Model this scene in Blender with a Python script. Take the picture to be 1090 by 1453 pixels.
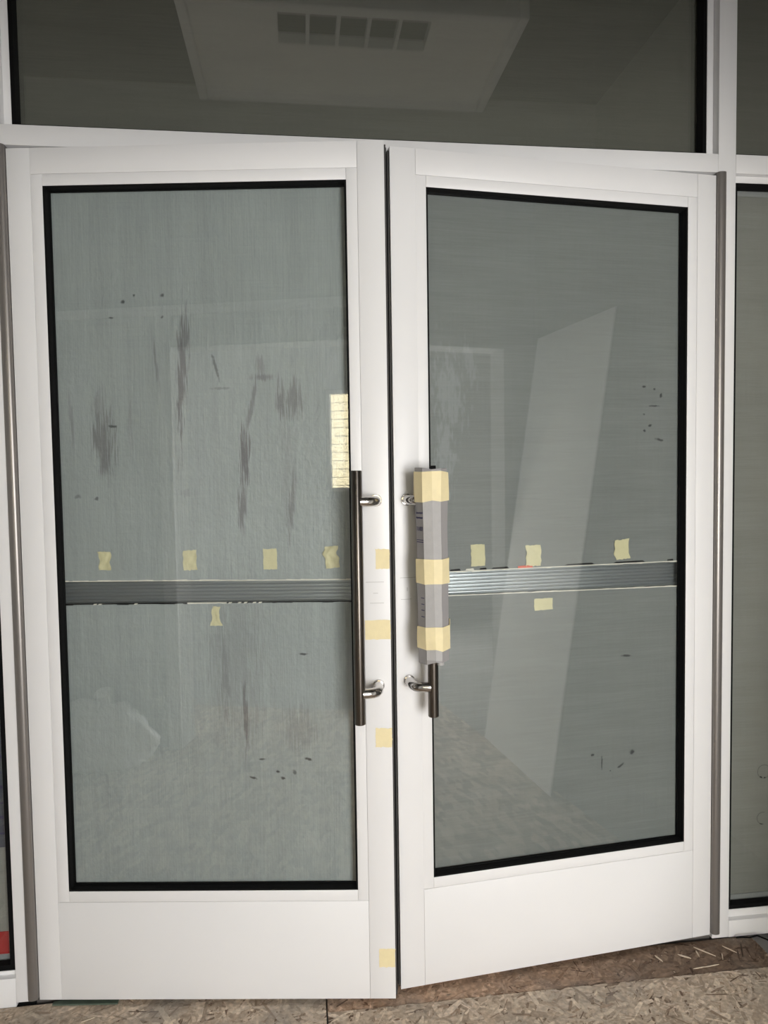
import bpy, bmesh, math, random
from mathutils import Matrix, Vector, noise
for o in list(bpy.data.objects): bpy.data.objects.remove(o, do_unlink=True)
S = bpy.context.scene
C = S.collection
rnd = random.Random(7)

# ------------------------------------------------------------ camera
cam_d = bpy.data.cameras.new('camera')
cam = bpy.data.objects.new('camera', cam_d); C.objects.link(cam)
cam.location = (0.6868, -1.8499, 1.3382)
cam.rotation_euler = (1.5210, 0.0147, -0.1198)
cam_d.sensor_fit = 'VERTICAL'; cam_d.sensor_height = 36.0
cam_d.lens = 1007.0 / 1453.0 * 36.0
cam_d.clip_start = 0.02
S.camera = cam
# ------------------------------------------------------------ world, sun, daylight, added side fill, exposure
w = bpy.data.worlds.new('sky'); S.world = w; w.use_nodes = True
w.node_tree.nodes['Background'].inputs[0].default_value = (0.75, 0.85, 1.0, 1)
w.node_tree.nodes['Background'].inputs[1].default_value = 1.5
sun_d = bpy.data.lights.new('sun', 'SUN'); sun = bpy.data.objects.new('sun', sun_d); C.objects.link(sun)
sun_d.energy = 55.0; sun_d.angle = 0.01; sun_d.color = (1.0, 0.95, 0.84)
sun.rotation_euler = Vector((-0.10, -0.60, -0.80)).to_track_quat('-Z', 'Y').to_euler()
day_d = bpy.data.lights.new('storefront_daylight', 'AREA'); day = bpy.data.objects.new('storefront_daylight', day_d); C.objects.link(day)
day_d.shape = 'RECTANGLE'; day_d.size = 1.3; day_d.size_y = 1.6; day_d.energy = 130.0; day_d.color = (1.0, 0.983, 0.962)
day.location = (1.95, -4.18, 1.12); day.rotation_euler = (math.radians(90), 0, 0)
sd_d = bpy.data.lights.new('added_side_fill', 'AREA'); sd = bpy.data.objects.new('added_side_fill', sd_d); C.objects.link(sd)  # fill lamp added to brighten the room walls and the leaning sheet
sd_d.shape = 'RECTANGLE'; sd_d.size = 1.7; sd_d.size_y = 1.7; sd_d.energy = 50.0; sd_d.color = (1.0, 0.99, 0.975)
sd.location = (-2.585, -3.0, 1.4); sd.rotation_euler = (math.radians(90), 0, math.radians(-90))
vs = S.view_settings
vs.view_transform = 'Standard'; vs.look = 'None'; vs.exposure = 0.04; vs.gamma = 1.0; vs.use_curve_mapping = False

# ------------------------------------------------------------ constants
AL, AR, WO = 0.1344, 0.1010, 1.8327          # how far each leaf stands open, width of the opening
DW, ZT, ZB = 0.914, 2.1431, 0.0119
ML = Matrix.Rotation(-AL, 4, 'Z')
MR = Matrix.Translation((WO, 0, 0)) @ Matrix.Rotation(AR, 4, 'Z')
ID = Matrix.Identity(4)

# ------------------------------------------------------------ materials
def mat(name, col, rough=0.5, metal=0.0, spec=0.5, var=0.0, vscale=20.0, bump=0.0, bscale=60.0, stretch=(1, 1, 1)):
    m = bpy.data.materials.new(name); m.use_nodes = True
    nt = m.node_tree; b = nt.nodes['Principled BSDF']
    b.inputs['Base Color'].default_value = (*col, 1); b.inputs['Roughness'].default_value = rough
    b.inputs['Metallic'].default_value = metal; b.inputs['Specular IOR Level'].default_value = spec
    if var or bump:
        tc = nt.nodes.new('ShaderNodeTexCoord'); mp = nt.nodes.new('ShaderNodeMapping')
        mp.inputs['Scale'].default_value = stretch
        nt.links.new(tc.outputs['Object'], mp.inputs[0])
    if var:
        n = nt.nodes.new('ShaderNodeTexNoise'); n.inputs['Scale'].default_value = vscale; n.inputs['Detail'].default_value = 6
        r = nt.nodes.new('ShaderNodeMapRange'); r.inputs[3].default_value = 1 - var; r.inputs[4].default_value = 1 + var
        mx = nt.nodes.new('ShaderNodeVectorMath'); mx.operation = 'SCALE'; mx.inputs[0].default_value = col
        nt.links.new(mp.outputs[0], n.inputs['Vector']); nt.links.new(n.outputs[0], r.inputs[0])
        nt.links.new(r.outputs[0], mx.inputs['Scale']); nt.links.new(mx.outputs[0], b.inputs['Base Color'])
    if bump:
        n = nt.nodes.new('ShaderNodeTexNoise'); n.inputs['Scale'].default_value = bscale; n.inputs['Detail'].default_value = 4
        bp = nt.nodes.new('ShaderNodeBump'); bp.inputs['Strength'].default_value = bump; bp.inputs['Distance'].default_value = 0.002
        nt.links.new(mp.outputs[0], n.inputs['Vector']); nt.links.new(n.outputs[0], bp.inputs['Height'])
        nt.links.new(bp.outputs[0], b.inputs['Normal'])
    return m

def glass_mat(name, f0, tint):
    m = bpy.data.materials.new(name); m.use_nodes = True; nt = m.node_tree; nt.nodes.clear()
    N = nt.nodes.new; L = nt.links.new
    out = N('ShaderNodeOutputMaterial'); mix = N('ShaderNodeMixShader')
    tr = N('ShaderNodeBsdfTransparent'); tr.inputs[0].default_value = (*tint, 1)
    gl = N('ShaderNodeBsdfGlossy'); gl.inputs['Roughness'].default_value = 0.012
    ge = N('ShaderNodeNewGeometry'); dt = N('ShaderNodeVectorMath'); dt.operation = 'DOT_PRODUCT'
    L(ge.outputs['Incoming'], dt.inputs[0]); L(ge.outputs['Normal'], dt.inputs[1])
    ab = N('ShaderNodeMath'); ab.operation = 'ABSOLUTE'; L(dt.outputs['Value'], ab.inputs[0])
    om = N('ShaderNodeMath'); om.operation = 'SUBTRACT'; om.inputs[0].default_value = 1; L(ab.outputs[0], om.inputs[1])
    pw = N('ShaderNodeMath'); pw.operation = 'POWER'; pw.inputs[1].default_value = 5; L(om.outputs[0], pw.inputs[0])
    ma = N('ShaderNodeMath'); ma.operation = 'MULTIPLY_ADD'; ma.inputs[1].default_value = 1 - f0; ma.inputs[2].default_value = f0
    L(pw.outputs[0], ma.inputs[0]); L(ma.outputs[0], mix.inputs[0])
    L(tr.outputs[0], mix.inputs[1]); L(gl.outputs[0], mix.inputs[2]); L(mix.outputs[0], out.inputs[0])
    return m

def sheet_mat(name, col, axis, stains=(), wrinkle=0.25, scuffs=(), rough=.55):
    """matt plastic sheet: fine ribs along one axis, crinkled film, smears (u, z, half width, half height, tilt, strength)"""
    m = bpy.data.materials.new(name); m.use_nodes = True; nt = m.node_tree
    N = nt.nodes.new; L = nt.links.new; b = nt.nodes['Principled BSDF']
    b.inputs['Roughness'].default_value = rough; b.inputs['Specular IOR Level'].default_value = 0.4
    tc = N('ShaderNodeTexCoord')
    def noise_n(scale, st, detail=4, rough=.55):
        mp = N('ShaderNodeMapping'); mp.inputs['Scale'].default_value = st; L(tc.outputs['Object'], mp.inputs[0])
        n = N('ShaderNodeTexNoise'); n.inputs['Scale'].default_value = scale; n.inputs['Detail'].default_value = detail; n.inputs['Roughness'].default_value = rough
        L(mp.outputs[0], n.inputs['Vector']); return n.outputs[0]
    def rng(v, a, b2, c, d):
        r = N('ShaderNodeMapRange'); r.inputs[1].default_value = a; r.inputs[2].default_value = b2; r.inputs[3].default_value = c; r.inputs[4].default_value = d
        L(v, r.inputs[0]); return r.outputs[0]
    def op(o, a, bb):
        q = N('ShaderNodeMath'); q.operation = o
        for i, v in enumerate((a, bb)):
            if isinstance(v, (int, float)): q.inputs[i].default_value = v
            else: L(v, q.inputs[i])
        return q.outputs[0]
    st = (1, 1, .02) if axis == 'z' else (.02, 1, 1)
    fine = rng(noise_n(420, st, 2), .3, .7, .93, 1.07)
    broad = rng(noise_n(26, (1, 1, .05) if axis == 'z' else (.1, 1, 1), 4), .3, .7, .95, 1.05)
    other = rng(noise_n(300, (.02, 1, 1) if axis == 'z' else (1, 1, .02), 2), .3, .7, .97, 1.03)
    cloud = rng(noise_n(2.2, (1, 1, 1), 5), .3, .7, .94, 1.06)
    v = op('MULTIPLY', op('MULTIPLY', fine, broad), op('MULTIPLY', other, cloud))
    sc = N('ShaderNodeVectorMath'); sc.operation = 'SCALE'; sc.inputs[0].default_value = col; L(v, sc.inputs['Scale'])
    colr = sc.outputs[0]
    def blobs(lst, streaky, dots=False):
        tot = None
        for (u, z, hu, hz, t, s) in lst:
            mp = N('ShaderNodeMapping'); mp.vector_type = 'TEXTURE'
            mp.inputs['Location'].default_value = (u, 0, z); mp.inputs['Rotation'].default_value = (0, -t if hz > hu else t, 0)
            mp.inputs['Scale'].default_value = (hu * 1.15, 1000, hz * 1.15); L(tc.outputs['Object'], mp.inputs[0])
            ln = N('ShaderNodeVectorMath'); ln.operation = 'LENGTH'; L(mp.outputs[0], ln.inputs[0])
            k = rng(op('ADD', ln.outputs['Value'], streaky), 1.0, .45, 0, s)
            tot = k if tot is None else op('MAXIMUM', tot, k)
        return tot
    def layer(base, mask, c):
        mx = N('ShaderNodeMix'); mx.data_type = 'RGBA'; L(mask, mx.inputs[0]); L(base, mx.inputs[6]); mx.inputs[7].default_value = (*c, 1)
        return mx.outputs[2]
    if stains:
        streak = rng(noise_n(260, (1, 1, .06), 3), .35, .65, -.55, .55)
        rgh = rng(noise_n(150, (1, 1, 1), 3), .3, .7, -.35, .35)
        big = [q for q in stains if q[2] * q[3] > 1.5e-4]; small = [q for q in stains if q[2] * q[3] <= 1.5e-4]
        if big: colr = layer(colr, op('MULTIPLY', blobs(big, streak), .68), (.075, .050, .060))
        if small: colr = layer(colr, op('MULTIPLY', blobs(small, rgh), .85), (.012, .014, .016))
    if scuffs:
        streak2 = rng(noise_n(120, (1, 1, .25), 4), .4, .7, .5, -.5)
        colr = layer(colr, op('MULTIPLY', blobs(scuffs, streak2), .35), (.42, .45, .46))
    L(colr, b.inputs['Base Color'])
    bp = N('ShaderNodeBump'); bp.inputs['Strength'].default_value = wrinkle; bp.inputs['Distance'].default_value = 0.003
    L(op('ADD', op('MULTIPLY', noise_n(70, (1, 1, .7), 3), 1.0), op('MULTIPLY', fine, .6)), bp.inputs['Height']); L(bp.outputs[0], b.inputs['Normal'])
    return m

M = {}
M['white'] = mat('white_painted_aluminium', (.80, .795, .797), .38, var=.015, vscale=6, bump=.03, bscale=300)
M['hinge'] = mat('grey_hinge_metal', (.24, .222, .208), .34, .55, var=.05, vscale=8, stretch=(1, 1, .2))
M['black'] = mat('black_rubber', (.003, .003, .003), .75, spec=.15)
M['brush'] = mat('dark_weatherstrip', (.05, .047, .045), .7)
M['steel'] = mat('dark_satin_steel', (.19, .172, .155), .17, 1.0, var=.06, vscale=60, stretch=(1, 1, .05))
M['chrome'] = mat('satin_steel', (.55, .53, .51), .16, 1.0)
M['alu'] = mat('ribbed_aluminium', (.50, .53, .535), .30, .85, var=.1, vscale=30, stretch=(.1, 1, 8))
M['edge'] = mat('cut_sheet_edge', (.86, .83, .72), .4, var=.25, vscale=40)
M['spacer'] = mat('grey_spacer_bar', (.36, .37, .36), .5)
M['dark'] = mat('dark_void', (.012, .012, .012), .8)
M['orange'] = mat('orange_plastic', (.80, .14, .07), .5)
M['red'] = mat('red_plastic', (.42, .02, .025), .5)
M['tape'] = mat('masking_tape', (.82, .71, .43), .6, var=.07, vscale=60, bump=.15, bscale=240)
M['tape_in'] = mat('masking_tape_through_glass', (.74, .69, .42), .6, var=.08, vscale=60, bump=.2, bscale=200)  # darker, greener look of tape through the glass, put into the colour
M['wrap'] = mat('grey_foam_board', (.31, .298, .297), .65, var=.08, vscale=50, bump=.35, bscale=90, stretch=(1, 1, .5))
M['wrap_in'] = mat('light_foam_fold', (.40, .39, .385), .65, var=.10, vscale=60, bump=.3, bscale=120)
M['ink'] = mat('blue_black_ink', (.05, .045, .12), .6)
M['pencil'] = mat('pencil_line', (.42, .41, .40), .6)
M['glass'] = glass_mat('double_glazing', .080, (.962, .972, .972))
M['glass_t'] = glass_mat('boosted_reflection_glazing', .20, (.955, .97, .96))  # reflectivity raised to brighten the ceiling panel mirrored in the transom
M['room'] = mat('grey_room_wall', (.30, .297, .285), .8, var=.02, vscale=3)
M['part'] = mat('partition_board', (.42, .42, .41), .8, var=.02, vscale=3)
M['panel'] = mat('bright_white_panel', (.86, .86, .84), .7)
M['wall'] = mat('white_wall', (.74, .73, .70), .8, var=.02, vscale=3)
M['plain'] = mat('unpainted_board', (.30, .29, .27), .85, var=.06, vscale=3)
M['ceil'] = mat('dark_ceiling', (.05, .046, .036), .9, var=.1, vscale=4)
M['concrete'] = mat('concrete', (.22, .215, .21), .85, var=.15, vscale=12, bump=.3, bscale=60)
M['plastic'] = mat('clear_plastic_film', (.90, .91, .92), .3, var=.08, vscale=12, bump=.4, bscale=30)
M['wood'] = mat('pale_wood', (.55, .42, .25), .6, var=.12, vscale=30, stretch=(1, 1, .1))
M['splinter'] = mat('fresh_wood_splinter', (.62, .52, .40), .7)
M['green'] = mat('green_plastic_shim', (.09, .12, .09), .6, var=.3, vscale=60)

def brush_round(m, rot):
    # steel brushed round its upright axis: the highlight runs along the bar
    nt = m.node_tree; b = nt.nodes['Principled BSDF']
    g = nt.nodes.new('ShaderNodeNewGeometry'); c = nt.nodes.new('ShaderNodeVectorMath'); c.operation = 'CROSS_PRODUCT'
    c.inputs[1].default_value = (0, 0, 1); nt.links.new(g.outputs['Normal'], c.inputs[0]); nt.links.new(c.outputs[0], b.inputs['Tangent'])
    b.inputs['Anisotropic'].default_value = .96; b.inputs['Anisotropic Rotation'].default_value = rot; b.inputs['Roughness'].default_value = .32
brush_round(M['steel'], 0.25)

# ------------------------------------------------------------ mesh helpers
def link(name, me, m=None, parent=None, mtx=None):
    o = bpy.data.objects.new(name, me); C.objects.link(o)
    if m is not None and me is not None: me.materials.append(m)
    if parent is not None: o.parent = parent
    elif mtx is not None: o.matrix_world = mtx
    return o
def tag(o, label=None, cat=None, group=None, kind=None):
    for k, v in (('label', label), ('category', cat), ('group', group), ('kind', kind)):
        if v: o[k] = v
    return o
def empty(name, mtx=ID):
    o = bpy.data.objects.new(name, None); C.objects.link(o); o.matrix_world = mtx; o.empty_display_size = .05
    return o
def bm_box(bm, lo, hi):
    x0, y0, z0 = [min(a, b) for a, b in zip(lo, hi)]; x1, y1, z1 = [max(a, b) for a, b in zip(lo, hi)]
    v = [bm.verts.new(p) for p in ((x0,y0,z0),(x1,y0,z0),(x1,y1,z0),(x0,y1,z0),(x0,y0,z1),(x1,y0,z1),(x1,y1,z1),(x0,y1,z1))]
    for f in ((0,3,2,1),(4,5,6,7),(0,1,5,4),(1,2,6,5),(2,3,7,6),(3,0,4,7)): bm.faces.new([v[i] for i in f])
def fin(bm, name, smooth=False):
    bmesh.ops.recalc_face_normals(bm, faces=bm.faces[:])
    me = bpy.data.meshes.new(name); bm.to_mesh(me); bm.free()
    if smooth:
        for p in me.polygons: p.use_smooth = True
        me.set_sharp_from_angle(angle=math.radians(smooth if smooth > 1 else 40))
    return me
def boxes(name, lst, m, parent=None, bevel=0.0, mtx=None):
    bm = bmesh.new()
    for lo, hi in lst: bm_box(bm, lo, hi)
    if bevel: bmesh.ops.bevel(bm, geom=bm.edges[:], offset=bevel, segments=2, affect='EDGES', profile=.5)
    return link(name, fin(bm, name, 40 if bevel else False), m, parent, mtx)
def box(name, lo, hi, m, parent=None, bevel=0.0, mtx=None): return boxes(name, [(lo, hi)], m, parent, bevel, mtx)
def prism(name, poly, a0, a1, m, parent=None, axis='z', mtx=None, smooth=False):
    """closed polygon (two coordinates) extruded along an axis"""
    bm = bmesh.new()
    def P(p, a): return (p[0], p[1], a) if axis == 'z' else ((a, p[0], p[1]) if axis == 'x' else (p[0], a, p[1]))
    A = [bm.verts.new(P(p, a0)) for p in poly]; B = [bm.verts.new(P(p, a1)) for p in poly]
    n = len(poly)
    for i in range(n): bm.faces.new((A[i], A[(i+1) % n], B[(i+1) % n], B[i]))
    bm.faces.new(A[::-1]); bm.faces.new(B)
    return link(name, fin(bm, name, smooth), m, parent, mtx)
def tube_bm(bm, pts, rad, seg=20, caps=True, flat=1.0):
    pts = [Vector(p) for p in pts]; rings = []
    prevx = None
    for i, p in enumerate(pts):
        t = (pts[min(i+1, len(pts)-1)] - pts[max(i-1, 0)]).normalized()
        x = prevx if prevx is not None else (Vector((0, 0, 1)) if abs(t.z) < .9 else Vector((1, 0, 0)))
        x = (x - t * x.dot(t)).normalized(); prevx = x; y = t.cross(x)
        r = rad[i] if isinstance(rad, (list, tuple)) else rad
        rings.append([bm.verts.new(p + x * r * math.cos(k*2*math.pi/seg) + y * r * flat * math.sin(k*2*math.pi/seg)) for k in range(seg)])
    for a, b in zip(rings, rings[1:]):
        for k in range(seg): bm.faces.new((a[k], a[(k+1) % seg], b[(k+1) % seg], b[k]))
    if caps: bm.faces.new(rings[0][::-1]); bm.faces.new(rings[-1])
def tube(name, pts, rad, m, parent=None, seg=20, mtx=None):
    bm = bmesh.new(); tube_bm(bm, pts, rad, seg); return link(name, fin(bm, name, 50), m, parent, mtx)
def ring(name, x0, x1, z0, z1, t, y0, y1, m, parent=None, mtx=None):
    """rectangular frame ring lying inside x0..x1, z0..z1"""
    x0, x1 = min(x0, x1), max(x0, x1)
    bm = bmesh.new()
    def loop(y, i): return [bm.verts.new(p) for p in ((x0+i, y, z0+i), (x1-i, y, z0+i), (x1-i, y, z1-i), (x0+i, y, z1-i))]
    fo, fi, bo, bi = loop(y0, 0), loop(y0, t), loop(y1, 0), loop(y1, t)
    for k in range(4):
        j = (k+1) % 4
        bm.faces.new((fo[k], fo[j], fi[j], fi[k])); bm.faces.new((bo[j], bo[k], bi[k], bi[j]))
        bm.faces.new((fi[k], fi[j], bi[j], bi[k])); bm.faces.new((fo[j], fo[k], bo[k], bo[j]))
    return link(name, fin(bm, name), m, parent, mtx)
def tape_mesh(name, wdt, hgt, seed, crumple=0.0015, jag=0.0015, nx=9, nz=12, outline=None, curl=0.0):
    """thin, slightly crumpled strip in its own x-z plane, face towards -y"""
    rr = random.Random(seed); bm = bmesh.new(); lay = []
    for side in (0, 1):
        g = []
        for j in range(nz+1):
            row = []
            for i in range(nx+1):
                fx, fz = i/nx - .5, j/nz - .5
                s = outline(fz) if outline else 1.0
                x, z = fx*wdt*s, fz*hgt
                ph = noise.noise(Vector((fx*2.3+seed*3.1, fz*2.6, seed*1.7)))
                ph2 = abs(noise.noise(Vector((fx*5+seed, fz*4-seed, 4.2))))
                x += jag*noise.noise(Vector((seed, fz*7, i*.2)))*(1 if abs(fx) > .45 else .3)
                z += jag*1.6*noise.noise(Vector((fx*8, seed, j*.2)))*(1 if abs(fz) > .45 else .3)
                x += crumple*2.2*noise.noise(Vector((seed*2, fz*3, 1.0)))
                y = -crumple*(.6+1.3*ph+1.6*ph2) - curl*max(0, -fz-.2) + (.0004 if side else 0)
                row.append(bm.verts.new((x, y, z)))
            g.append(row)
        lay.append(g)
        for j in range(nz):
            for i in range(nx): bm.faces.new((g[j][i], g[j][i+1], g[j+1][i+1], g[j+1][i]))
    a, b = lay
    for i in range(nx):
        bm.faces.new((a[0][i], a[0][i+1], b[0][i+1], b[0][i])); bm.faces.new((a[nz][i], a[nz][i+1], b[nz][i+1], b[nz][i]))
    for j in range(nz):
        bm.faces.new((a[j][0], a[j+1][0], b[j+1][0], b[j][0])); bm.faces.new((a[j][nx], a[j+1][nx], b[j+1][nx], b[j][nx]))
    return fin(bm, name, 60)

# ------------------------------------------------------------ oriented-strand floor
def osb_mat():
    m = bpy.data.materials.new('strand_board'); m.use_nodes = True; nt = m.node_tree
    N = nt.nodes.new; L = nt.links.new; b = nt.nodes['Principled BSDF']; b.inputs['Roughness'].default_value = .7
    b.inputs['Specular IOR Level'].default_value = .25
    tc = N('ShaderNodeTexCoord'); mp = N('ShaderNodeMapping'); mp.inputs['Scale'].default_value = (1, .45, 1); mp.inputs['Rotation'].default_value = (0, 0, .5)
    L(tc.outputs['Object'], mp.inputs[0])
    v = N('ShaderNodeTexVoronoi'); v.inputs['Scale'].default_value = 45; L(mp.outputs[0], v.inputs['Vector'])
    cr = N('ShaderNodeValToRGB'); e = cr.color_ramp.elements
    e[0].color = (.15, .10, .07, 1); e[1].color = (.58, .46, .35, 1)
    sp = N('ShaderNodeSeparateColor'); L(v.outputs['Color'], sp.inputs[0]); L(sp.outputs[0], cr.inputs[0])
    L(cr.outputs[0], b.inputs['Base Color']); return m
def strand_mat():
    m = bpy.data.materials.new('wood_strand'); m.use_nodes = True; nt = m.node_tree
    N = nt.nodes.new; L = nt.links.new; b = nt.nodes['Principled BSDF']; b.inputs['Roughness'].default_value = .7
    b.inputs['Specular IOR Level'].default_value = .25
    at = N('ShaderNodeAttribute'); at.attribute_name = 'tint'
    tc = N('ShaderNodeTexCoord'); n = N('ShaderNodeTexNoise'); n.inputs['Scale'].default_value = 90; n.inputs['Detail'].default_value = 6
    L(tc.outputs['Object'], n.inputs['Vector'])
    r = N('ShaderNodeMapRange'); r.inputs[1].default_value = .3; r.inputs[2].default_value = .7; r.inputs[3].default_value = .72; r.inputs[4].default_value = 1.22; L(n.outputs[0], r.inputs[0])
    n2 = N('ShaderNodeTexNoise'); n2.inputs['Scale'].default_value = 4.5; n2.inputs['Detail'].default_value = 5; L(tc.outputs['Object'], n2.inputs['Vector'])
    r2 = N('ShaderNodeMapRange'); r2.inputs[1].default_value = .52; r2.inputs[2].default_value = .72; r2.inputs[3].default_value = 0; r2.inputs[4].default_value = .6; L(n2.outputs[0], r2.inputs[0])
    s = N('ShaderNodeVectorMath'); s.operation = 'SCALE'; L(at.outputs['Color'], s.inputs[0]); L(r.outputs[0], s.inputs['Scale'])
    mx = N('ShaderNodeMix'); mx.data_type = 'RGBA'; L(r2.outputs[0], mx.inputs[0]); L(s.outputs[0], mx.inputs[6]); mx.inputs[7].default_value = (.27, .25, .225, 1)
    L(mx.outputs[2], b.inputs['Base Color']); return m
M['osb'] = osb_mat(); M['strand'] = strand_mat()
def strands(name, x0, x1, y0, y1, n, ztop, dark, parent, seed, tint=(1, 1, 1)):
    rr = random.Random(seed); V = []; F = []; T = []
    pal = [(.62, .51, .405), (.53, .425, .325), (.46, .36, .27), (.69, .575, .45), (.36, .265, .19), (.57, .46, .355), (.20, .135, .095)]
    wts = [5, 5, 4, 3, 2.5, 4, .8]
    for k in range(n):
        ln = rr.uniform(.03, .11) * rr.uniform(.5, 1); wd = rr.uniform(.005, .026) * rr.uniform(.4, 1); th = rr.gauss(.55, .75)
        if rr.random() < .25: th = rr.uniform(0, math.pi)
        c = rr.choices(pal, wts)[0]
        if c[0] < .4: wd *= .45
        cx = rr.uniform(x0, x1); cy = rr.uniform(y0, y1); z = ztop + .0002 + .0014 * rr.random()
        ca, sa = math.cos(th), math.sin(th); q = []
        pts = [(-.5, rr.uniform(-.1, .4)), (-.42, -.5*rr.uniform(.4, 1)), (.1*rr.uniform(-1, 1), -.5*rr.uniform(.7, 1.1)), (.44, -.5*rr.uniform(.2, 1)), (.5, rr.uniform(-.3, .3)), (.40, .5*rr.uniform(.4, 1)), (.1*rr.uniform(-1, 1), .5*rr.uniform(.7, 1.1)), (-.40, .5*rr.uniform(.5, 1))]
        tl = rr.uniform(-.008, .008)
        for a, b2 in pts:
            lx, ly = a*ln, b2*wd
            px = min(max(cx+lx*ca-ly*sa, x0), x1); py = min(max(cy+lx*sa+ly*ca, y0), y1)
            q.append(len(V)); V.append((px, py, z+lx*tl))
        F.append(q)
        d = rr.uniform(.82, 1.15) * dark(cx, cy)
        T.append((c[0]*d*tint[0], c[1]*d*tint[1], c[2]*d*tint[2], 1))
    me = bpy.data.meshes.new(name); me.from_pydata(V, [], F)
    at = me.attributes.new('tint', 'FLOAT_COLOR', 'FACE')
    for i, t in enumerate(T): at.data[i].color = t
    o = link(name, me, M['strand'], parent); o['kind'] = 'stuff'; return o

fl = empty('floor'); tag(fl, 'floor of brown strand board sheets laid over concrete', 'floor', kind='structure')
box('concrete_slab', (-2.7, -4.3, -.15), (3.5, 1.4, -.0125), M['concrete'], fl)
sheetA = box('strand_board_sheet', (-2.6, -2.3, -.012), (.7285, -.001, -.0008), M['osb'], fl)
sheetB = box('strand_board_sheet', (.7325, -2.3, -.012), (1.935, -.131, -.0008), M['osb'], fl)
sheetC = box('strand_board_sheet', (.7325, -.1295, -.012), (1.955, -.001, -.003), M['osb'], fl); sheetC['label'] = 'narrow dirty dark brown strip of strand board'
strands('wood_strand', -.16, .7285, -.50, -.002, 3600, -.0008, lambda x, y: 1.0, sheetA, 1)
strands('wood_strand', .7325, 1.935, -.50, -.131, 3800, -.0008, lambda x, y: 1.0, sheetB, 2)
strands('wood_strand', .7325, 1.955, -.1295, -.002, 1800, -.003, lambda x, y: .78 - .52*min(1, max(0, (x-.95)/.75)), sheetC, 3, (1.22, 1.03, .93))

# ------------------------------------------------------------ room behind the camera (seen in the glass)
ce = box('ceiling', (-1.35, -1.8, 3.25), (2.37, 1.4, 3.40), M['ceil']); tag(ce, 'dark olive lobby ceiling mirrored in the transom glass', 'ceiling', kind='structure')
co = box('ceiling_room', (-2.75, -4.4, 2.95), (3.55, -1.8, 3.10), M['wall']); tag(co, 'white ceiling of the room behind the lobby', 'ceiling', kind='structure')
rf = box('roof', (-2.75, -4.4, 3.40), (3.55, 1.4, 3.5), M['concrete']); tag(rf, 'flat roof slab over lobby and room', 'roof', kind='structure')
wl = box('wall_left', (-1.35, -1.65, -.15), (-1.2, 0, 3.25), M['wall']); tag(wl, 'white lobby side wall mirrored in the bare-handle door', 'wall', kind='structure')
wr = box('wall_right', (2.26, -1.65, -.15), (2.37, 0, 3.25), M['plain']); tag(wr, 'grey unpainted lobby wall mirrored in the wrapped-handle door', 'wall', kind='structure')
# partition with the cased opening in which the lobby ends
PX0, PX1, PZ = -.37, 2.08, 1.98  # opening head set low to shade the top of the storefront frame
wp = boxes('wall_partition', [((-2.6, -1.80, -.15), (PX0, -1.65, 3.25)), ((PX1, -1.80, -.15), (3.4, -1.65, 3.25)), ((PX0, -1.80, PZ), (PX1, -1.65, 3.25))], M['part'])
tag(wp, 'white partition with a wide cased opening into the lobby', 'wall', kind='structure')
tr = boxes('trim_opening', [((PX0-.07, -1.652, 0), (PX0, -1.635, 2.13)), ((PX0-.83, -1.652, 2.13), (1.0, -1.625, 2.175))], M['white'], bevel=.003)
tag(tr, 'white casing boards around the opening', 'trim', kind='structure')
wsl = boxes('wall_room_left', [((-2.75, -4.4, -.15), (-2.6, -3.9, 3.1)), ((-2.75, -2.1, -.15), (-2.6, -1.8, 3.1)), ((-2.75, -3.9, -.15), (-2.6, -2.1, .5)), ((-2.75, -3.9, 2.3), (-2.6, -2.1, 3.1))], M['wall']); tag(wsl, 'white side wall with an added wide window in the room behind the lobby', 'wall', kind='structure')
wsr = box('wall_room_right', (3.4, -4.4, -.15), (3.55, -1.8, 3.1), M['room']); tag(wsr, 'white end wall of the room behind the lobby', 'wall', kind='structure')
# far wall with a small window and a wide storefront opening
YB = -4.2
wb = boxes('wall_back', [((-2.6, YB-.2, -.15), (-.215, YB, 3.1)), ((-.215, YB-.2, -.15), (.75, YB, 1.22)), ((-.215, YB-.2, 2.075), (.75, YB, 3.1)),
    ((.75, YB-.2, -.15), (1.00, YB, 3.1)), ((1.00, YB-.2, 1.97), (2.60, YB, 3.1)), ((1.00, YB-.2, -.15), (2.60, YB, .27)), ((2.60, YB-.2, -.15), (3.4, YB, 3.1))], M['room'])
tag(wb, 'white far wall with windows, mirrored in the door glass', 'wall', kind='structure')
w6 = empty('window_6', Matrix.Translation((0, YB-.1, 0))); tag(w6, 'bright window onto a brick wall, mirrored beside the bare handle', 'window', kind='structure')
ring('window_frame', -.215, .75, 1.22, 2.075, .03, -.03, .03, M['white'], w6)
box('window_mullion', (-.02, -.02, 1.25), (.01, .02, 2.045), M['white'], w6)
box('window_mullion', (.01, -.02, 1.64), (.72, .02, 1.665), M['white'], w6)
box('pane', (-.185, -.004, 1.25), (.72, .004, 2.045), M['glass'], w6)
w7 = empty('window_7', Matrix.Translation((0, YB-.1, 0))); tag(w7, 'tall glazed storefront opening that lets the daylight in', 'window', kind='structure')
ring('window_frame', 1.00, 2.60, .27, 1.97, .04, -.03, .03, M['white'], w7)
w8 = empty('added_side_window', Matrix.Translation((-2.675, 0, 0)) @ Matrix.Rotation(math.pi/2, 4, 'Z')); tag(w8, 'added wide side window that brightens the room behind the lobby', 'window', kind='structure')  # unseen window, added to go with the side fill lamp
ring('window_frame', -3.9, -2.1, .5, 2.3, .04, -.03, .03, M['white'], w8)
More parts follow.
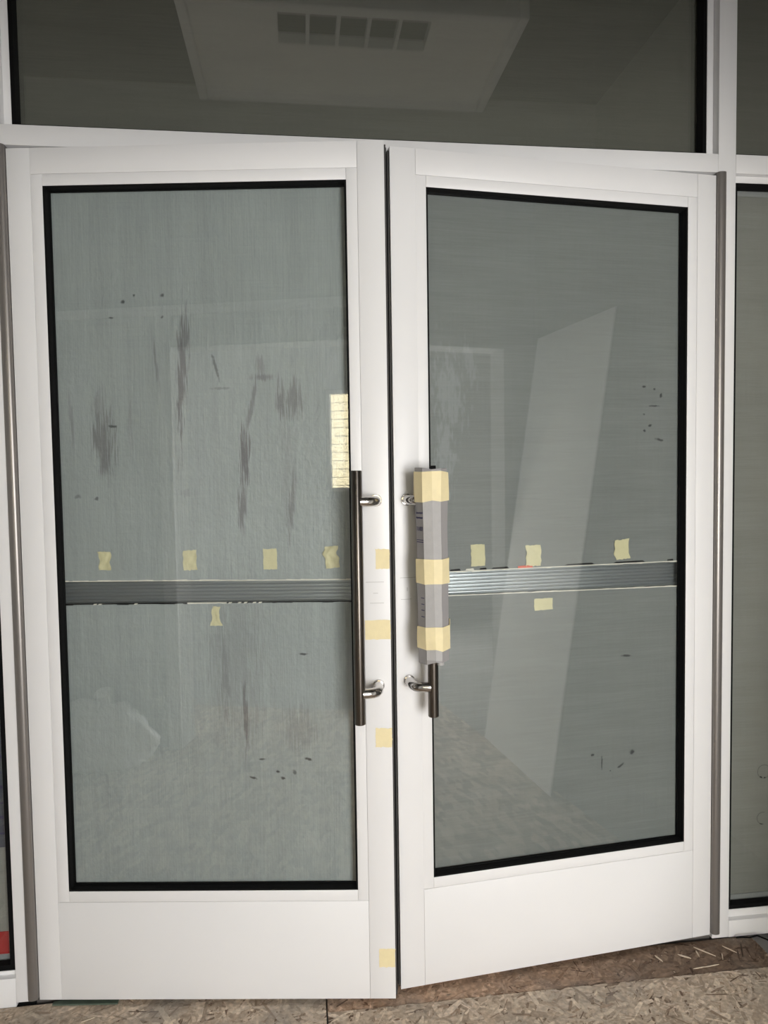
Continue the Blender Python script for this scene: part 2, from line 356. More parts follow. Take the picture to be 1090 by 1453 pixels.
# sunlit brick wall across the yard
bw = empty('brick_wall', Matrix.Translation((0, -6.6, 0))); tag(bw, 'sunlit cream brick wall seen through the mirrored window', 'wall', kind='structure')
box('mortar_bed', (-2.4, -.2, -.15), (1.4, -.006, 4.0), mat('mortar', (.58, .54, .46), .9), bw)
bme = None; bmat = mat('cream_brick', (.74, .66, .46), .85, var=.10, vscale=6)
for r in range(17):
    for k in range(9):
        x = -1.35 + k*.23 + (.115 if r % 2 else 0); z = 1.05 + r*.0975
        if bme is None:
            ob = box('brick', (0, -.09, 0), (.218, 0, .086), bmat, bw); bme = ob.data
        else: ob = link('brick', bme, None, bw)
        ob.location = (x, 0, z)
yd = box('ground_yard', (-6, -9, -.3), (6, -4.4, -.15), M['concrete']); tag(yd, 'concrete yard outside the far window', 'ground', kind='structure')
# white ceiling panel with moulded edge and vent grille
cp = empty('ceiling_panel', Matrix.Translation((.95, -1.25, 3.25))); tag(cp, 'white ceiling panel with moulded rim, mirrored in the transom glass', 'ceiling panel', kind='structure')
boxes('panel', [((-.66, -.33, -.05), (-.31, .33, 0)), ((.32, -.33, -.05), (.66, .33, 0)), ((-.31, -.33, -.05), (.32, .06, 0)), ((-.31, .26, -.05), (.32, .33, 0))], M['panel'], cp)
boxes('moulding', [((-.70, -.37, -.085), (-.66, .37, 0)), ((.66, -.37, -.085), (.70, .37, 0)), ((-.66, -.37, -.085), (.66, -.33, 0)), ((-.66, .33, -.085), (.66, .37, 0))], M['white'], cp, bevel=.008)
box('vent_throat', (-.31, .06, -.004), (.32, .26, 0), M['ceil'], cp)
for k in range(4): box('vent_bar', (-.195+k*.126, .06, -.055), (-.180+k*.126, .26, -.02), M['white'], cp)
# sheet of plasterboard leaning by the side wall
ls = empty('plasterboard_sheet', Matrix.Translation((1.885, -.91, -.0005)) @ Matrix.Rotation(math.radians(4), 4, 'Z') @ Matrix.Rotation(math.radians(8.6), 4, 'Y'))
tag(ls, 'pale plasterboard sheet leaning at the edge of the strand board', 'sheet')
box('board_face', (0, -.70, 0), (.003, 0, 2.05), M['panel'], ls); box('board_core', (.003, -.70, 0), (.0127, 0, 2.05), M['concrete'], ls)
# filled plastic bag and broom
def bag():
    bm = bmesh.new(); bmesh.ops.create_icosphere(bm, subdivisions=4, radius=1)
    for v in bm.verts:
        p = v.co.copy(); n = noise.noise(p*1.3+Vector((3, 1, 2)))*.45 + noise.noise(p*3.5)*.22 + abs(noise.noise(p*7))*.12
        v.co = Vector((p.x*.20*(1+n), p.y*.15*(1+n), max(0, .13+p.z*.16*(1+n*.9))))
    return link('bag_body', fin(bm, 'bag_body', 80), M['plastic'])
bg = empty('plastic_bag', Matrix.Translation((-.66, -1.42, 0.001))); tag(bg, 'filled milky plastic bag on the floor, mirrored low in the bare-handle door', 'bag')
bb = bag(); bb.parent = bg
tube('bag_neck', [(.02, 0, .26), (.025, .01, .31), (.02, .03, .35)], [.035, .02, .04], M['plastic'], bg, 14)
br = empty('broom', Matrix.Translation((-1.02, -1.50, 0.001))); tag(br, 'broom with pale wooden handle standing behind the plastic bag', 'broom')
tube('broom_handle', [(0, 0, .12), (-.15, -.125, 1.35)], .012, M['wood'], br, 12)
prism('broom_head', [(-.03, .0), (.03, .0), (.02, .13), (-.02, .13)], -.12, .12, mat('broom_bristles', (.35, .28, .15), .9, var=.3, vscale=120), br, axis='y')
# unseen walls added behind the storefront to stop light leaking in
ow = boxes('outside_light_block', [((-1.35, 1.2, -.15), (2.37, 1.4, 3.25)), ((-1.35, 0, -.15), (-1.2, 1.2, 3.25)), ((2.26, 0, -.15), (2.37, 1.2, 3.25))], M['plain'])
tag(ow, 'added unseen wall that blocks light beyond the doors', 'wall', kind='structure')

# ------------------------------------------------------------ storefront frame
YD = .115
fr = empty('trim_1'); tag(fr, 'white painted aluminium storefront frame around the double doors', 'door frame', kind='structure')
XL0, XL1, XR0, XR1 = -.0555, -.0035, 1.8384, 1.8890
box('mullion', (XL0, 0, .010), (-.0105, YD, 3.25), M['white'], fr, .0007)
box('mullion', (XR0, 0, .0), (XR1, YD, 3.25), M['white'], fr, .0007)
box('transom_bar', (-.0100, 0, 2.1519), (XR0-.0005, YD, 2.2007), M['white'], fr, .0007)
box('head_bar', (-.0100, 0, 2.72), (XR0-.0005, YD, 2.77), M['white'], fr, .0007)
box('door_stop', (-.0105, .055, 0), (.006, YD, 2.1519), M['white'], fr); box('door_stop', (1.826, .055, 0), (XR0, YD, 2.1519), M['white'], fr)
box('transom_bar', (XR1+.0006, 0, 2.1506), (2.17, YD, 2.2010), M['white'], fr, .0007)
box('transom_bar', (-.68, 0, 2.1506), (XL0-.0006, YD, 2.2010), M['white'], fr, .0007)
box('sill_rail', (XR1+.0006, 0, -.001), (2.17, YD, .0475), M['white'], fr, .0007)
box('sill_rail', (-.68, 0, -.001), (XL0-.0006, YD, .0745), M['white'], fr, .0007)
box('base_gap_dark', (XL0+.004, .006, -.003), (-.0105, YD, .0095), M['black'], fr)  # black block put in for the dark gap under the mullion
box('threshold', (-.0105, .012, -.012), (XR0, YD, .004), M['hinge'], fr)
box('jamb_post', (2.17, 0, -.01), (2.26, YD, 3.25), M['white'], fr, .0007); box('jamb_post', (-.73, 0, -.01), (-.68, YD, 3.25), M['white'], fr, .0007)
wf = boxes('wall_front', [((-1.2, 0, -.15), (-.73, YD, 3.25)), ((-.0105, 0, 2.77), (XR0, YD, 3.25))], M['wall'])
tag(wf, 'white wall beside and above the storefront frame', 'wall', kind='structure')

# fixed lights: (name, x0, x1, z0, z1, bead width, bead depth, sheet material, labels)
M['sheet_dark'] = sheet_mat('charcoal_sheet', (.265, .255, .222), 'x', wrinkle=.05)
M['sheet_side'] = sheet_mat('grey_side_sheet', (.29, .29, .262), 'x', wrinkle=.08)
def fixed(name, x0, x1, z0, z1, bead, yb, yg, m, label, slabel, reveal=.006, g='glass', spacer=True):
    o = empty(name); tag(o, label, 'window', kind='structure')
    box('glazing_bead', (x0, yb, z0), (x0+bead[0], YD-.01, z1), M['white'], o, .0006)
    box('glazing_bead', (x1-bead[1], yb, z0), (x1, YD-.01, z1), M['white'], o, .0006)
    box('glazing_bead', (x0+bead[0], yb, z0), (x1-bead[1], YD-.01, z0+bead[2]), M['white'], o, .0006)
    box('glazing_bead', (x0+bead[0], yb, z1-bead[3]), (x1-bead[1], YD-.01, z1), M['white'], o, .0006)
    a, b2, c, d = x0+bead[0], x1-bead[1], z0+bead[2], z1-bead[3]
    ring('gasket', a, b2, c, d, reveal, yb+.002, yg, M['black'], o)
    box('glass_pane', (a, yg, c), (b2, yg+.006, d), M[g], o)
    if spacer: ring('spacer', a, b2, c, d, reveal+.012, yg+.0065, yg+.0095, M['spacer'], o)
    s = box('protective_sheet', (a+.001, yg+.010, c+.001), (b2-.001, yg+.014, d-.001), m); tag(s, slabel, 'sheet')
    return o, s
fixed('window_1', -.0100, XR0-.0005, 2.2012, 2.7195, (.0176, .0186, .004, .018), .0266, .060, M['sheet_dark'], 'wide transom window above the double doors', 'charcoal sheet backing the wide transom window', .010, 'glass_t', False)
_, side_sheet = fixed('window_2', XR1+.0006, 2.1695, .0480, 2.1500, (.004, .02, .0215, .0175), .016, .040, M['sheet_side'], 'tall sidelight beside the wrapped-handle door', 'grey green sheet backing the sidelight beside the wrapped-handle door', .012)
def ring_mark(x, z, r, a0, a1, wd, m, par, y=.0496):
    bm = bmesh.new(); n = 22; A = []
    for k in range(n+1):
        a = a0+(a1-a0)*k/n; w2 = wd*(.5+.5*math.sin(k*1.3)**2)
        A.append([bm.verts.new((x+q*math.cos(a), yy, z+q*math.sin(a))) for q, yy in ((r-w2, y), (r+w2, y), (r+w2, y+.0003), (r-w2, y+.0003))])
    for p, q in zip(A, A[1:]):
        for i in range(4): bm.faces.new((p[i], p[(i+1) % 4], q[(i+1) % 4], q[i]))
    bm.faces.new(A[0]); bm.faces.new(A[-1][::-1])
    return link('ring_smudge', fin(bm, 'ring_smudge'), m, par)
M['smudge'] = mat('grey_smudge', (.16, .16, .15), .7, var=.3, vscale=80)
ring_mark(2.028, .456, .020, .4, 5.9, .0012, M['smudge'], side_sheet); ring_mark(2.026, .316, .018, 1.2, 4.9, .0012, M['smudge'], side_sheet)
ring_mark(2.028, .456, .019, 4.0, 4.4, .0024, M['black'], side_sheet); ring_mark(2.028, .456, .019, 4.7, 5.0, .0022, M['black'], side_sheet); ring_mark(2.026, .316, .018, 4.2, 4.7, .0018, M['black'], side_sheet)
fixed('window_3', XR1+.0006, 2.1695, 2.2015, 2.7195, (.004, .02, .004, .018), .0266, .060, M['sheet_dark'], 'upper window over the sidelight beside the wrapped-handle door', 'charcoal sheet backing the small upper window', .010, 'glass_t', False)
fixed('window_4', -.6795, XL0-.0006, .0750, 2.1500, (.02, .004, .010, .0175), .016, .040, M['sheet_side'], 'tall sidelight beside the bare-handle door', 'grey green sheet backing the sidelight beside the bare-handle door', .014)
fixed('window_5', -.6795, XL0-.0006, 2.2015, 2.7195, (.02, .004, .004, .018), .0266, .060, M['sheet_dark'], 'upper window over the sidelight beside the bare-handle door', 'charcoal sheet backing the upper window over the bare-handle sidelight', .010, 'glass_t', False)
rt = box('red_label', (-.14, .0478, .100), (-.0845, .0493, .170), M['red']); tag(rt, 'red label on the sheet at the foot of the sidelight', 'label')
pn = empty('printed_notice'); tag(pn, 'blue grey printed notice behind the sidelight glass', 'notice')
box('notice_paper', (-.30, .0475, .395), (-.080, .0490, .80), mat('blue_grey_paper', (.085, .095, .12), .6), pn)
for k in range(9): box('print_line', (-.29, .0470, .43+k*.04), (-.086, .0474, .434+k*.04+.004*(k % 2)), M['ink'], pn)

# ------------------------------------------------------------ the door leaves
LST = [(0.402,1.599,0.0124,0.1559,-0.05,0.9),(0.412,1.689,0.0141,0.0605,0,0.7),(0.201,1.439,0.0284,0.0738,0,0.7),(0.191,1.51,0.0178,0.0612,0,0.35),(0.556,1.39,0.0124,0.079,0,0.95),(0.546,1.275,0.0107,0.0795,-0.05,0.75),(0.575,1.521,0.0053,0.0731,-0.2,0.6),(0.603,1.59,0.0282,0.0087,0,0.6),(0.6,1.616,0.0106,0.0243,0,0.4),(0.647,1.537,0.0105,0.0418,0,0.7),(0.679,1.533,0.0246,0.0453,-0.1,0.65),(0.67,1.264,0.0089,0.0795,-0.1,0.6),(0.661,1.353,0.0212,0.1229,0,0.2),(0.337,1.638,0.0035,0.0694,0.1,0.5),(0.487,1.618,0.0036,0.0382,0.25,0.6),(0.498,1.564,0.0247,0.0035,0,0.35),(0.122,1.484,0.0053,0.0631,0.05,0.4),(0.225,1.474,0.0124,0.0035,0,0.9),(0.27,1.478,0.0053,0.07,0,0.25),(0.541,0.727,0.0072,0.082,0,0.8),(0.492,0.836,0.0126,0.0996,0,0.5),(0.52,0.89,0.0718,0.1979,0,0.25),(0.678,0.698,0.0395,0.0547,0,0.3),(0.406,1.304,0.0249,0.0088,0,0.25),(0.557,0.573,0.009,0.0037,0.3,1.0),(0.58,0.622,0.0091,0.003,0,0.9),(0.621,0.589,0.0055,0.0037,0.4,1.0),(0.633,0.572,0.0072,0.0036,0.4,1.0),(0.663,0.588,0.0054,0.0073,0.3,0.7),(0.698,0.621,0.0108,0.0037,0.3,1.0),(0.691,0.892,0.0126,0.0027,0,1.0),(0.26,1.78,0.0053,0.0052,0,0.9),(0.289,1.796,0.0035,0.0034,0,0.9),(0.359,1.795,0.0053,0.0051,0,0.9),(0.178,1.293,0.0053,0.0053,0,0.8),(0.13,1.299,0.0089,0.0053,0,0.5),(0.231,1.742,0.007,0.0026,0,0.9),(0.357,1.742,0.0035,0.0035,0,0.8)]
RST = [(0.196,1.574,0.0054,0.0039,0,1.0),(0.164,1.568,0.0035,0.0031,0,0.9),(0.144,1.551,0.0039,0.0068,0.3,1.0),(0.166,1.522,0.0153,0.0023,0,0.9),(0.196,1.499,0.0032,0.0029,0,0.8),(0.178,1.468,0.0065,0.0039,0.4,1.0),(0.194,1.454,0.0044,0.0038,0.4,1.0),(0.148,1.429,0.0132,0.0039,-0.3,1.0),(0.248,0.831,0.0152,0.0036,-0.1,1.0),(0.351,0.56,0.0064,0.004,0,1.0),(0.323,0.535,0.0026,0.02,0,0.9),(0.265,0.521,0.011,0.004,0.6,1.0),(0.23,0.556,0.0077,0.0071,0.6,1.0),(0.297,0.509,0.0026,0.0024,0,1.0)]
RST = [(-u, z, a, b, -t, s) for u, z, a, b, t, s in RST]
M['sheet_L'] = sheet_mat('crinkled_blue_grey_sheet', (.375, .410, .398), 'z', LST, .75, rough=.36,
    scuffs=[(.78, 1.60, .04, .14, .1, .8), (.72, 1.75, .03, .08, .3, .6), (.13, 1.55, .03, .10, 0, .5), (.74, 1.25, .02, .05, 0, .5), (.45, 1.30, .02, .2, 0, .4)])
M['sheet_R'] = sheet_mat('smooth_grey_sheet', (.222, .236, .225), 'x', RST, .10,
    scuffs=[(-.76, 1.55, .05, .12, .1, .8), (-.77, 1.40, .03, .12, 0, .9), (-.70, 1.63, .02, .06, .2, .6)])

GZ0, GZ1, GU0, GU1 = .2963, 2.0530, .0862, .8222       # visible glass opening of a leaf
def leaf(name, mtx, sg, label, full_bead):
    """one leaf in its own frame: hinge edge at x = 0, outwards sg; y = depth behind the room face"""
    d = empty(name, mtx); tag(d, label, 'door', kind='structure')
    X = lambda u: sg*u
    T = .0445
    box('hinge_stile', (X(.0006), 0, ZB), (X(.0575), T, ZT), M['white'], d, .0007)
    if full_bead: box('meeting_stile', (X(.8492), 0, ZB), (X(DW), T, ZT), M['white'], d, .0007)
    else: boxes('meeting_stile', [((X(.8492), 0, ZB), (X(DW), T, ZT)), ((X(GU1), .0003, .2687), (X(.8494), T, 2.0802))], M['white'], d, .0006)
    box('top_rail', (X(.0580), 0, 2.0810), (X(.8487), T, ZT), M['white'], d, .0007)
    box('bottom_rail', (X(.0580), 0, ZB), (X(.8487), T, .2680), M['white'], d, .0007)
    b0, b1 = (.0580, .8487) if full_bead else (.0580, GU1 - .0005)
    box('glazing_bead', (X(.0580), .0004, .2685), (X(GU0), .022, 2.0805), M['white'], d, .0007)
    if full_bead: box('glazing_bead', (X(GU1), .0004, .2685), (X(.8487), .022, 2.0805), M['white'], d, .0007)
    box('glazing_bead', (X(GU0+.0004), .0004, GZ1), (X(GU1-.0004), .022, 2.0805), M['white'], d, .0007)
    box('glazing_bead', (X(GU0+.0004), .0004, .2685), (X(GU1-.0004), .022, GZ0), M['white'], d, .0007)
    ring('gasket', X(GU0), X(GU1), GZ0, GZ1, .0045, .0015, .0235, M['black'], d)
    ring('spacer', X(GU0), X(GU1), GZ0, GZ1, .0065, .0235, .0300, M['black'], d)
    box('glass_pane', (X(GU0), .0170, GZ0), (X(GU1), .0230, GZ1), M['glass'], d)
    # continuous hinge: half-round cover between leaf and mullion
    pr = []
    for k in range(13):
        a = math.pi*k/12
        pr.append((X(-.0130 - .0125*math.cos(a)), -.002 - .0105*math.sin(a)**.7))
    pr += [(X(-.0005), .030), (X(-.0060), .030), (X(-.0060), -.0005), (X(-.0255), -.0005)]
    hg = prism('continuous_hinge', pr, .018, 2.1500, M['hinge'], d, smooth=30); hg.rotation_euler.z = (AL if sg > 0 else -AR)
    tube('hinge_rod', [(X(-.0040), -.0055, .022), (X(-.0040), -.0055, 2.147)], .0030, M['steel'], hg, 12)
    # weatherstrip on the meeting edge
    box('weatherstrip', (X(DW-.0005), .0100, ZB+.004), (X(DW+.0040), .0180, ZT-.006), M['brush'], d)
    box('weatherstrip', (X(DW-.0005), .0260, ZB+.004), (X(DW+.0052), .0400, ZT-.006), M['black'], d)
    # pull handle
    uh, dh = .8385, -.0690
    bar = tube('pull_handle', [(X(uh), dh, .7460), (X(uh), dh, .7475), (X(uh), dh, 1.3520), (X(uh), dh, 1.3535)], [.0118, .0133, .0133, .0118], M['steel'], d, 28)
    for z in (.8200, 1.2800):
        st = tube('standoff', [(X(.882), .0005, z), (X(.882), -.030, z), (X(.8815), -.044, z), (X(.878), -.056, z), (X(.870), -.0635, z), (X(.860), -.067, z), (X(uh+.0075), dh, z)], .0125, M['chrome'], bar, 24)
        tube('rose', [(X(.882), .0003, z), (X(.882), -.003, z), (X(.882), -.005, z)], [.0152, .0152, .0142], M['chrome'], bar, 28)
    # exit bar on the far face, ribbed
    z0, z1 = 1.006, 1.112
    prof = [(.100, z0), (.056, z0), (.050, z0+.006)]
    n = 9
    for k in range(n):
        za = z0+.012 + (z1-z0-.024)*k/n; zc = z0+.012 + (z1-z0-.024)*(k+1)/n; h = zc-za
        prof += [(.0495, za), (.0472, za+h*.30), (.0472, za+h*.62), (.0495, za+h*.92)]
    prof += [(.050, z1-.006), (.056, z1), (.100, z1)]
    prism('exit_bar', prof, X(.060), X(.850), M['alu'], d, axis='x')
    return d
doorL = leaf('door_1', ML, 1, 'white aluminium door leaf with a bare steel pull handle, standing ajar', True)
doorR = leaf('door_2', MR, -1, 'white aluminium door leaf whose pull handle is wrapped in grey foam', False)
# pencil lines on the stiles
for par, sg, lines in ((doorL, 1, [(.854, .899, 1.0780), (.8636, .8985, 1.0256), (.872, .884, 1.0502)]), (doorR, -1, [(.861, .9014, 1.0825), (.8728, .9004, 1.0277)])):
    for a, b2, z in lines: box('pencil_mark', (sg*a, -.0002, z), (sg*b2, .0002, z+.0009), M['pencil'], par)
box('pencil_mark', (-.8840, -.0002, 1.049), (-.8828, .0002, 1.058), M['pencil'], doorR)

# protective sheets behind the glass, cut around the exit bar
def ragged(name, mtx, sg, u0, u1, z_at, side, m, seed, parent):
    """cut edge of a sheet: a thin cream strip with torn bits; z_at(u) is the cut line"""
    bm = bmesh.new(); rr = random.Random(seed); u = u0; n = 0
    while u < u1 - .002:
        du = min(rr.uniform(.008, .03), u1-u); h = rr.uniform(.0022, .0040)
        za, zc = z_at(u), z_at(u+du)
        y0 = .0335 - rr.uniform(0, .0006)
        q = [(sg*u, za), (sg*(u+du), zc), (sg*(u+du), zc + side*h*rr.uniform(.8, 1.1)), (sg*u, za + side*h*rr.uniform(.8, 1.1))]
        A = [bm.verts.new((x, y0, z)) for x, z in q]; B = [bm.verts.new((x, .0395, z)) for x, z in q]
        for k in range(4): bm.faces.new((A[k], A[(k+1) % 4], B[(k+1) % 4], B[k]))
        bm.faces.new(A); bm.faces.new(B[::-1]); u += du
    return link(name, fin(bm, name), m, parent)
def sheet(mtx, sg, zl, zr, top, m, label):
    """zl/zr: height of the cut at u = .09 and u = .82"""
    e = GU0+.0005, GU1-.0005
    zf = lambda u: zl + (zr-zl)*(u-.09)/.73
    poly = [(sg*e[0], zf(e[0])), (sg*e[1], zf(e[1])), (sg*e[1], GZ1 if top else GZ0), (sg*e[0], GZ1 if top else GZ0)]
    o = prism('protective_sheet', poly, .034, .038, m, axis='y', mtx=mtx); tag(o, label, 'sheet'); return o, zf, e
sLt, zf, e = sheet(ML, 1, 1.0835, 1.0795, True, M['sheet_L'], 'smeared blue grey sheet above the exit bar, bare-handle door'); ragged('cut_edge', ML, 1, e[0], e[1], zf, 1, M['edge'], 3, sLt)
sLb, zf, e = sheet(ML, 1, 1.0270, 1.0270, False, M['sheet_L'], 'blue grey sheet below the exit bar, bare-handle door'); 
bits = ragged('cut_edge', ML, 1, e[0], .40, zf, -1, M['black'], 5, sLb); ragged('cut_edge', ML, 1, .40, .50, zf, -1, M['edge'], 6, sLb); ragged('cut_edge', ML, 1, .50, e[1], zf, -1, M['black'], 7, sLb)
for k in range(14):
    u = .42 + .012*k + rnd.uniform(-.004, .004); 
    if k % 3 == 2: u = rnd.uniform(.11, .80)
    prism('torn_bit', [(u, 1.0235), (u+.008, 1.0240), (u+.011, 1.0272), (u+.003, 1.0270)], .0325, .0334, M['edge'], sLb, axis='y')
sRt, zf, e = sheet(MR, -1, 1.0905, 1.0890, True, M['sheet_R'], 'smooth grey sheet above the exit bar, wrapped-handle door'); ragged('cut_edge', MR, -1, e[0], e[1], zf, -1, M['edge'], 8, sRt)
for k, (u, wd, mm) in enumerate(((.745, .03, 'black'), (.705, .024, 'edge'), (.668, .020, 'black'), (.62, .05, 'black'), (.39, .09, 'dark'), (.24, .10, 'dark'), (.113, .02, 'black'))):
    prism('torn_bit', [(-u-wd*.5, zf(u)+.0005), (-u+wd*.5, zf(u)+.0005), (-u+wd*.4, zf(u)+.0055), (-u-wd*.4, zf(u)+.0045)], .0322, .0333, M[mm], sRt, axis='y')
ro = prism('torn_bit', [(-.570, zf(.55)), (-.528, zf(.55)), (-.530, zf(.55)+.0070), (-.570, zf(.55)+.0055)], .0318, .0332, M['orange'], sRt, axis='y'); ro['label'] = 'orange scrap'
sRb, zf, e = sheet(MR, -1, 1.0170, 1.0245, False, M['sheet_R'], 'smooth grey sheet below the exit bar, wrapped-handle door'); ragged('cut_edge', MR, -1, e[0], e[1], zf, 1, M['edge'], 9, sRb)

# ------------------------------------------------------------ masking tape
def tape(mtx, sg, u0, u1, z0, z1, y, m, label, seed, group=None, crumple=.0015, rot=0.0, outline=None, cat='tape'):
    me = tape_mesh('masking_tape', abs(u1-u0), abs(z1-z0), seed, crumple, outline=outline)
    o = link('masking_tape', me, m, None, mtx @ Matrix.Translation((sg*(u0+u1)/2, y, (z0+z1)/2)) @ Matrix.Rotation(rot, 4, 'Y'))
    return tag(o, label, cat, group)
G = 'masking tape behind the door glass'
YI = .0335
tape(ML, 1, .1785, .2108, 1.1126, 1.1595, YI, M['tape_in'], 'pinched masking tape above the exit bar, closest to the hinge, bare-handle door', 11, G, .0028, .03, lambda f: 1-.25*math.exp(-((f+.05)/.15)**2))
tape(ML, 1, .3927, .4269, 1.1099, 1.1602, YI, M['tape_in'], 'masking tape with a folded corner, second from the hinge, bare-handle door', 12, G, .0022, -.04)
tape(ML, 1, .5955, .6298, 1.1091, 1.1611, YI, M['tape_in'], 'flat neat masking tape, third from the hinge, bare-handle door', 13, G, .0006, -.01)
tape(ML, 1, .7516, .7860, 1.1106, 1.1661, YI, M['tape_in'], 'badly crumpled masking tape beside the bare pull handle', 14, G, .0042, -.10)
tape(ML, 1, .4564, .4873, .9676, 1.0164, YI, M['tape_in'], 'flared masking tape hanging below the exit bar, bare-handle door', 15, G, .0015, .0, lambda f: .62 + .38*min(1, max(0, (-f-.2)*4)))
tape(MR, -1, .6626, .7012, 1.0997, 1.1569, YI, M['tape_in'], 'flat masking tape beside the wrapped handle', 16, G, .0008, -.02)
tape(MR, -1, .5047, .5469, 1.0930, 1.1495, YI, M['tape_in'], 'wrinkled masking tape above the orange scrap', 17, G, .0026, -.03)
tape(MR, -1, .2424, .2855, 1.1015, 1.1557, YI, M['tape_in'], 'tilted crumpled masking tape closest to the hinge, wrapped-handle door', 18, G, .0026, -.07)
tape(MR, -1, .4703, .5233, .9730, 1.0046, YI, M['tape_in'], 'short wide masking tape below the exit bar, wrapped-handle door', 19, G, .0008, -.03)
G = 'masking tape on the meeting stile'
YS = -.0003
tape(ML, 1, .8796, .9138, 1.1111, 1.1604, YS, M['tape'], 'small square of masking tape on the stile, above the pencil lines', 21, G, .0003)
tape(ML, 1, .8507, .9138, .9355, .9838, YS, M['tape'], 'long strip of masking tape on the stile, below the pencil lines', 22, G, .0004, -.01)
tape(ML, 1, .8727, .9138, .6634, .7121, YS, M['tape'], 'masking tape on the stile just below the bare pull handle', 23, G, .0004, .01)
tape(ML, 1, .8730, .9138, .0952, .1435, YS, M['tape'], 'masking tape on the stile near the floor', 24, G, .0004, .0)

# ------------------------------------------------------------ foam wrapped round the second pull handle
wrp = empty('handle_wrap', MR @ Matrix.Translation((-.84, -.07, .885))); tag(wrp, 'grey foam sleeve with blue print taped round the pull handle', 'foam sleeve')
# cross-section about the bar: (sideways u - .84, depth) from the side facing the meeting stile round to the glass side
SEC = [(.030, .022), (.036, -.004), (.0245, -.030), (.0045, -.039), (-.0135, -.038), (-.036, -.020), (-.0385, .012)]
def sec(z, grow=0.0):
    f = (z-.885)/.472
    out = []
    for i, (a, b2) in enumerate(SEC):
        j = noise.noise(Vector((i*1.7, z*9, 2.0)))*.0030 + noise.noise(Vector((i*2.9, z*31, 5.0)))*.0010
        r = math.hypot(a, b2); k = (r+grow+j)/r
        out.append((-(a*k + (.006*(f-.3) if a > 0 else 0)), b2*k))
    return out
def shell(name, z0, z1, grow, m, parent, i0=0, i1=None, jag=0.0, seed=0, thick=.0022, n=14):
    i1 = len(SEC)-1 if i1 is None else i1
    bm = bmesh.new(); rr = random.Random(seed)
    O, I = [], []
    tops = [rr.uniform(-jag, jag) for _ in SEC]; bots = [rr.uniform(-jag, jag) for _ in SEC]
    for k in range(n+1):
        o, q = [], []
        for i in range(i0, i1+1):
            za, zb2 = z0+bots[i], z1+tops[i]; z = za+(zb2-za)*k/n
            so, si = sec(z, grow), sec(z, grow-thick)
            o.append(bm.verts.new((*so[i], z-.885))); q.append(bm.verts.new((*si[i], z-.885)))
        O.append(o); I.append(q)
    m2 = i1-i0
    for k in range(n):
        for i in range(m2):
            bm.faces.new((O[k][i], O[k][i+1], O[k+1][i+1], O[k+1][i])); bm.faces.new((I[k][i+1], I[k][i], I[k+1][i], I[k+1][i+1]))
        for i in (0, m2): bm.faces.new((O[k][i], O[k+1][i], I[k+1][i], I[k][i]))
    for k in (0, n):
        for i in range(m2): bm.faces.new((O[k][i], O[k][i+1], I[k][i+1], I[k][i]))
    return link(name, fin(bm, name), m, parent)
shell('foam_sheet', .888, 1.356, 0, M['wrap'], wrp, 0, 6, .004, 1, .004, 24)
fold = shell('foam_fold', .895, 1.350, .0012, M['wrap_in'], wrp, 2, 4, .003, 2, .002, 24); fold['label'] = 'lighter folded strip'
shell('tape_band', 1.2770, 1.3490, .0030, M['tape'], wrp, 0, 6, .003, 3, .0012)
shell('tape_band', 1.0800, 1.1405, .0030, M['tape'], wrp, 1, 6, .002, 4, .0012)
shell('tape_band', .9190, .9730, .0030, M['tape'], wrp, 1, 5, .004, 5, .0012)
shell('tape_band', .9400, .9900, .0034, M['tape'], wrp, 5, 6, .003, 6, .0012)
tube('foam_core', [(.013, -.026, -.004), (.013, -.026, .06)], .0085, M['wrap_in'], wrp, 14)
box('sleeve_hollow_dark', (-.004, -.020, .462), (.008, -.006, .478), M['black'], wrp)  # black block drawn for the dark inside of the open sleeve top
# print on the side of the sleeve (between section points 1 and 2)
def on_side(z, t): 
    s = sec(z, .0006); return Vector((s[1][0]+(s[2][0]-s[1][0])*t, s[1][1]+(s[2][1]-s[1][1])*t, z-.885))
def stroke(z0, z1, t0, t1, par):
    bm = bmesh.new(); q = [on_side(z0, t0), on_side(z0, t1), on_side(z1, t1), on_side(z1, t0)]
    A = [bm.verts.new(p) for p in q]; off = Vector((-.0003, -.0002, 0)); B = [bm.verts.new(p+off) for p in q]
    for k in range(4): bm.faces.new((A[k], A[(k+1) % 4], B[(k+1) % 4], B[k]))
    bm.faces.new(A); bm.faces.new(B[::-1]); return bm
def print_part(rects):
    allb = bmesh.new(); tmp = bpy.data.meshes.new('t')
    for r in rects:
        b = stroke(*r, None); b.to_mesh(tmp); b.free(); allb.from_mesh(tmp)
    bpy.data.meshes.remove(tmp)
    return link('print', fin(allb, 'print'), M['ink'], wrp)
for zc in (1.2500, 1.2385):           # two lines of small print, too fine to read
    print_part([(zc + rnd.uniform(-.0024, -.0012), zc + rnd.uniform(.0014, .0024), t, t + rnd.uniform(.022, .045)) for t in [.04 + .054*k for k in range(17)]])
zc = 1.2123                           # larger letters: T L  I O I
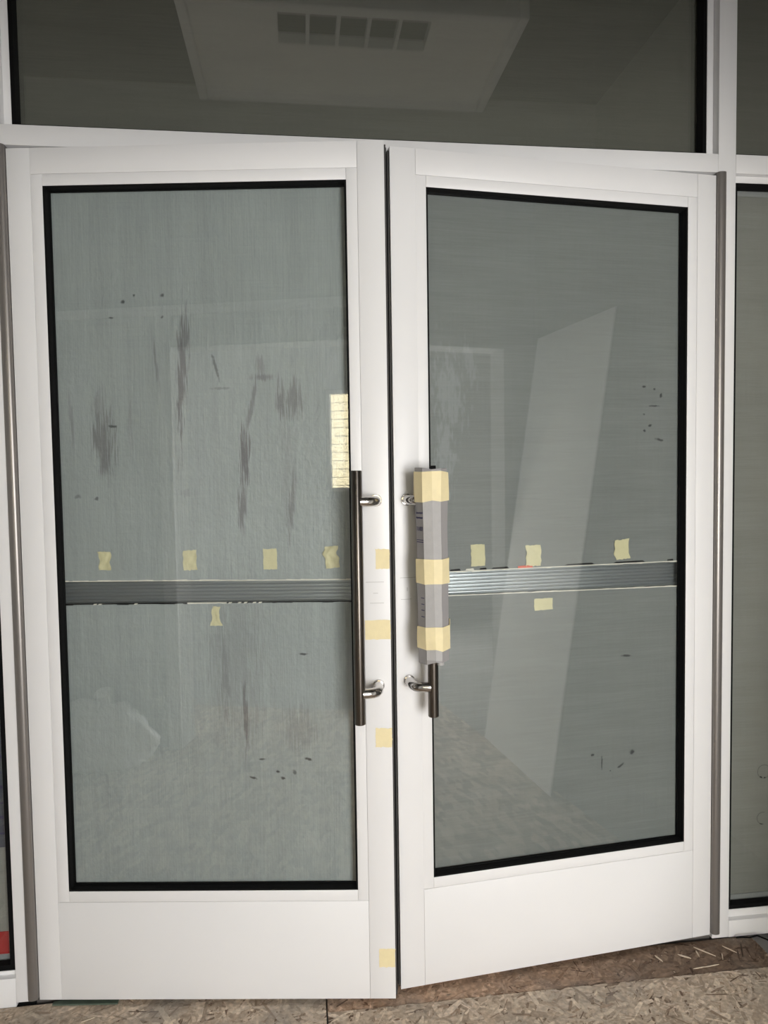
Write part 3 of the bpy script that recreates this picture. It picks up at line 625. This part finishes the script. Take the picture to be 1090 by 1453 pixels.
print_part([(zc-.0045, zc+.0045, .10, .13), (zc+.0032, zc+.0045, .05, .18), (zc-.0045, zc+.0045, .24, .28), (zc-.0045, zc-.0032, .24, .36),
    (zc-.0048, zc+.0048, .46, .50), (zc-.0048, zc+.0048, .57, .61), (zc-.0048, zc+.0048, .70, .74), (zc+.0034, zc+.0048, .57, .74), (zc-.0048, zc-.0034, .57, .74), (zc-.0048, zc+.0048, .84, .88)])
print_part([(1.1845, 1.1862, .05, .97)]); print_part([(1.1792, 1.1812, .05, .97)])
for z in (1.0440, 1.0290, 1.0145, .9990): print_part([(z, z+.0020, .45, .85)])

# ------------------------------------------------------------ litter on the floor
def splinter(x, y, ln, th, wd, label, z=.0016):
    poly = [(-ln/2, 0), (-ln*.3, -wd*.4), (ln*.2, -wd*.5), (ln/2, -wd*.05), (ln*.25, wd*.5), (-ln*.2, wd*.35)]
    o = prism('wood_splinter', poly, 0, .0018, M['splinter'], None, mtx=Matrix.Translation((x, y, z)) @ Matrix.Rotation(th, 4, 'Z')); tag(o, label, 'splinter', 'pale wood splinters on the floor')
SL = 'pale wood splinter lying on the dark strand board strip'
for x, y, ln, th, wd in ((1.786, -.049, .060, 2.3, .004), (1.773, -.105, .045, .1, .003), (1.735, -.108, .035, .1, .003), (1.823, -.075, .030, 1.1, .003), (1.762, -.055, .028, 1.4, .004), (1.646, -.058, .03, 1.9, .005), (1.72, -.06, .035, 2.5, .006), (1.86, -.05, .04, 2.2, .003)):
    splinter(x, y, ln, th, wd, SL, -.0010)
splinter(.14, -.075, .03, .4, .003, 'pale wood splinter on the floor by the bare-handle door'); splinter(1.42, -.16, .02, .8, .005, 'short wood splinter on the floor by the wrapped-handle door')
sh = prism('plastic_shim', [(.035, -.012), (.20, -.030), (.20, .0), (.035, .0)], .0012, .0045, M['green']); tag(sh, 'dark green plastic shim under the bare-handle door', 'shim')
wire = tube('wire_offcut', [(1.905, -.012, .004), (1.915, -.020, .010), (1.94, -.022, .008), (1.965, -.018, .009), (1.985, -.035, .006), (1.99, -.05, .004)], .0022, M['black']); tag(wire, 'black wire offcut on the floor below the sidelight', 'wire')
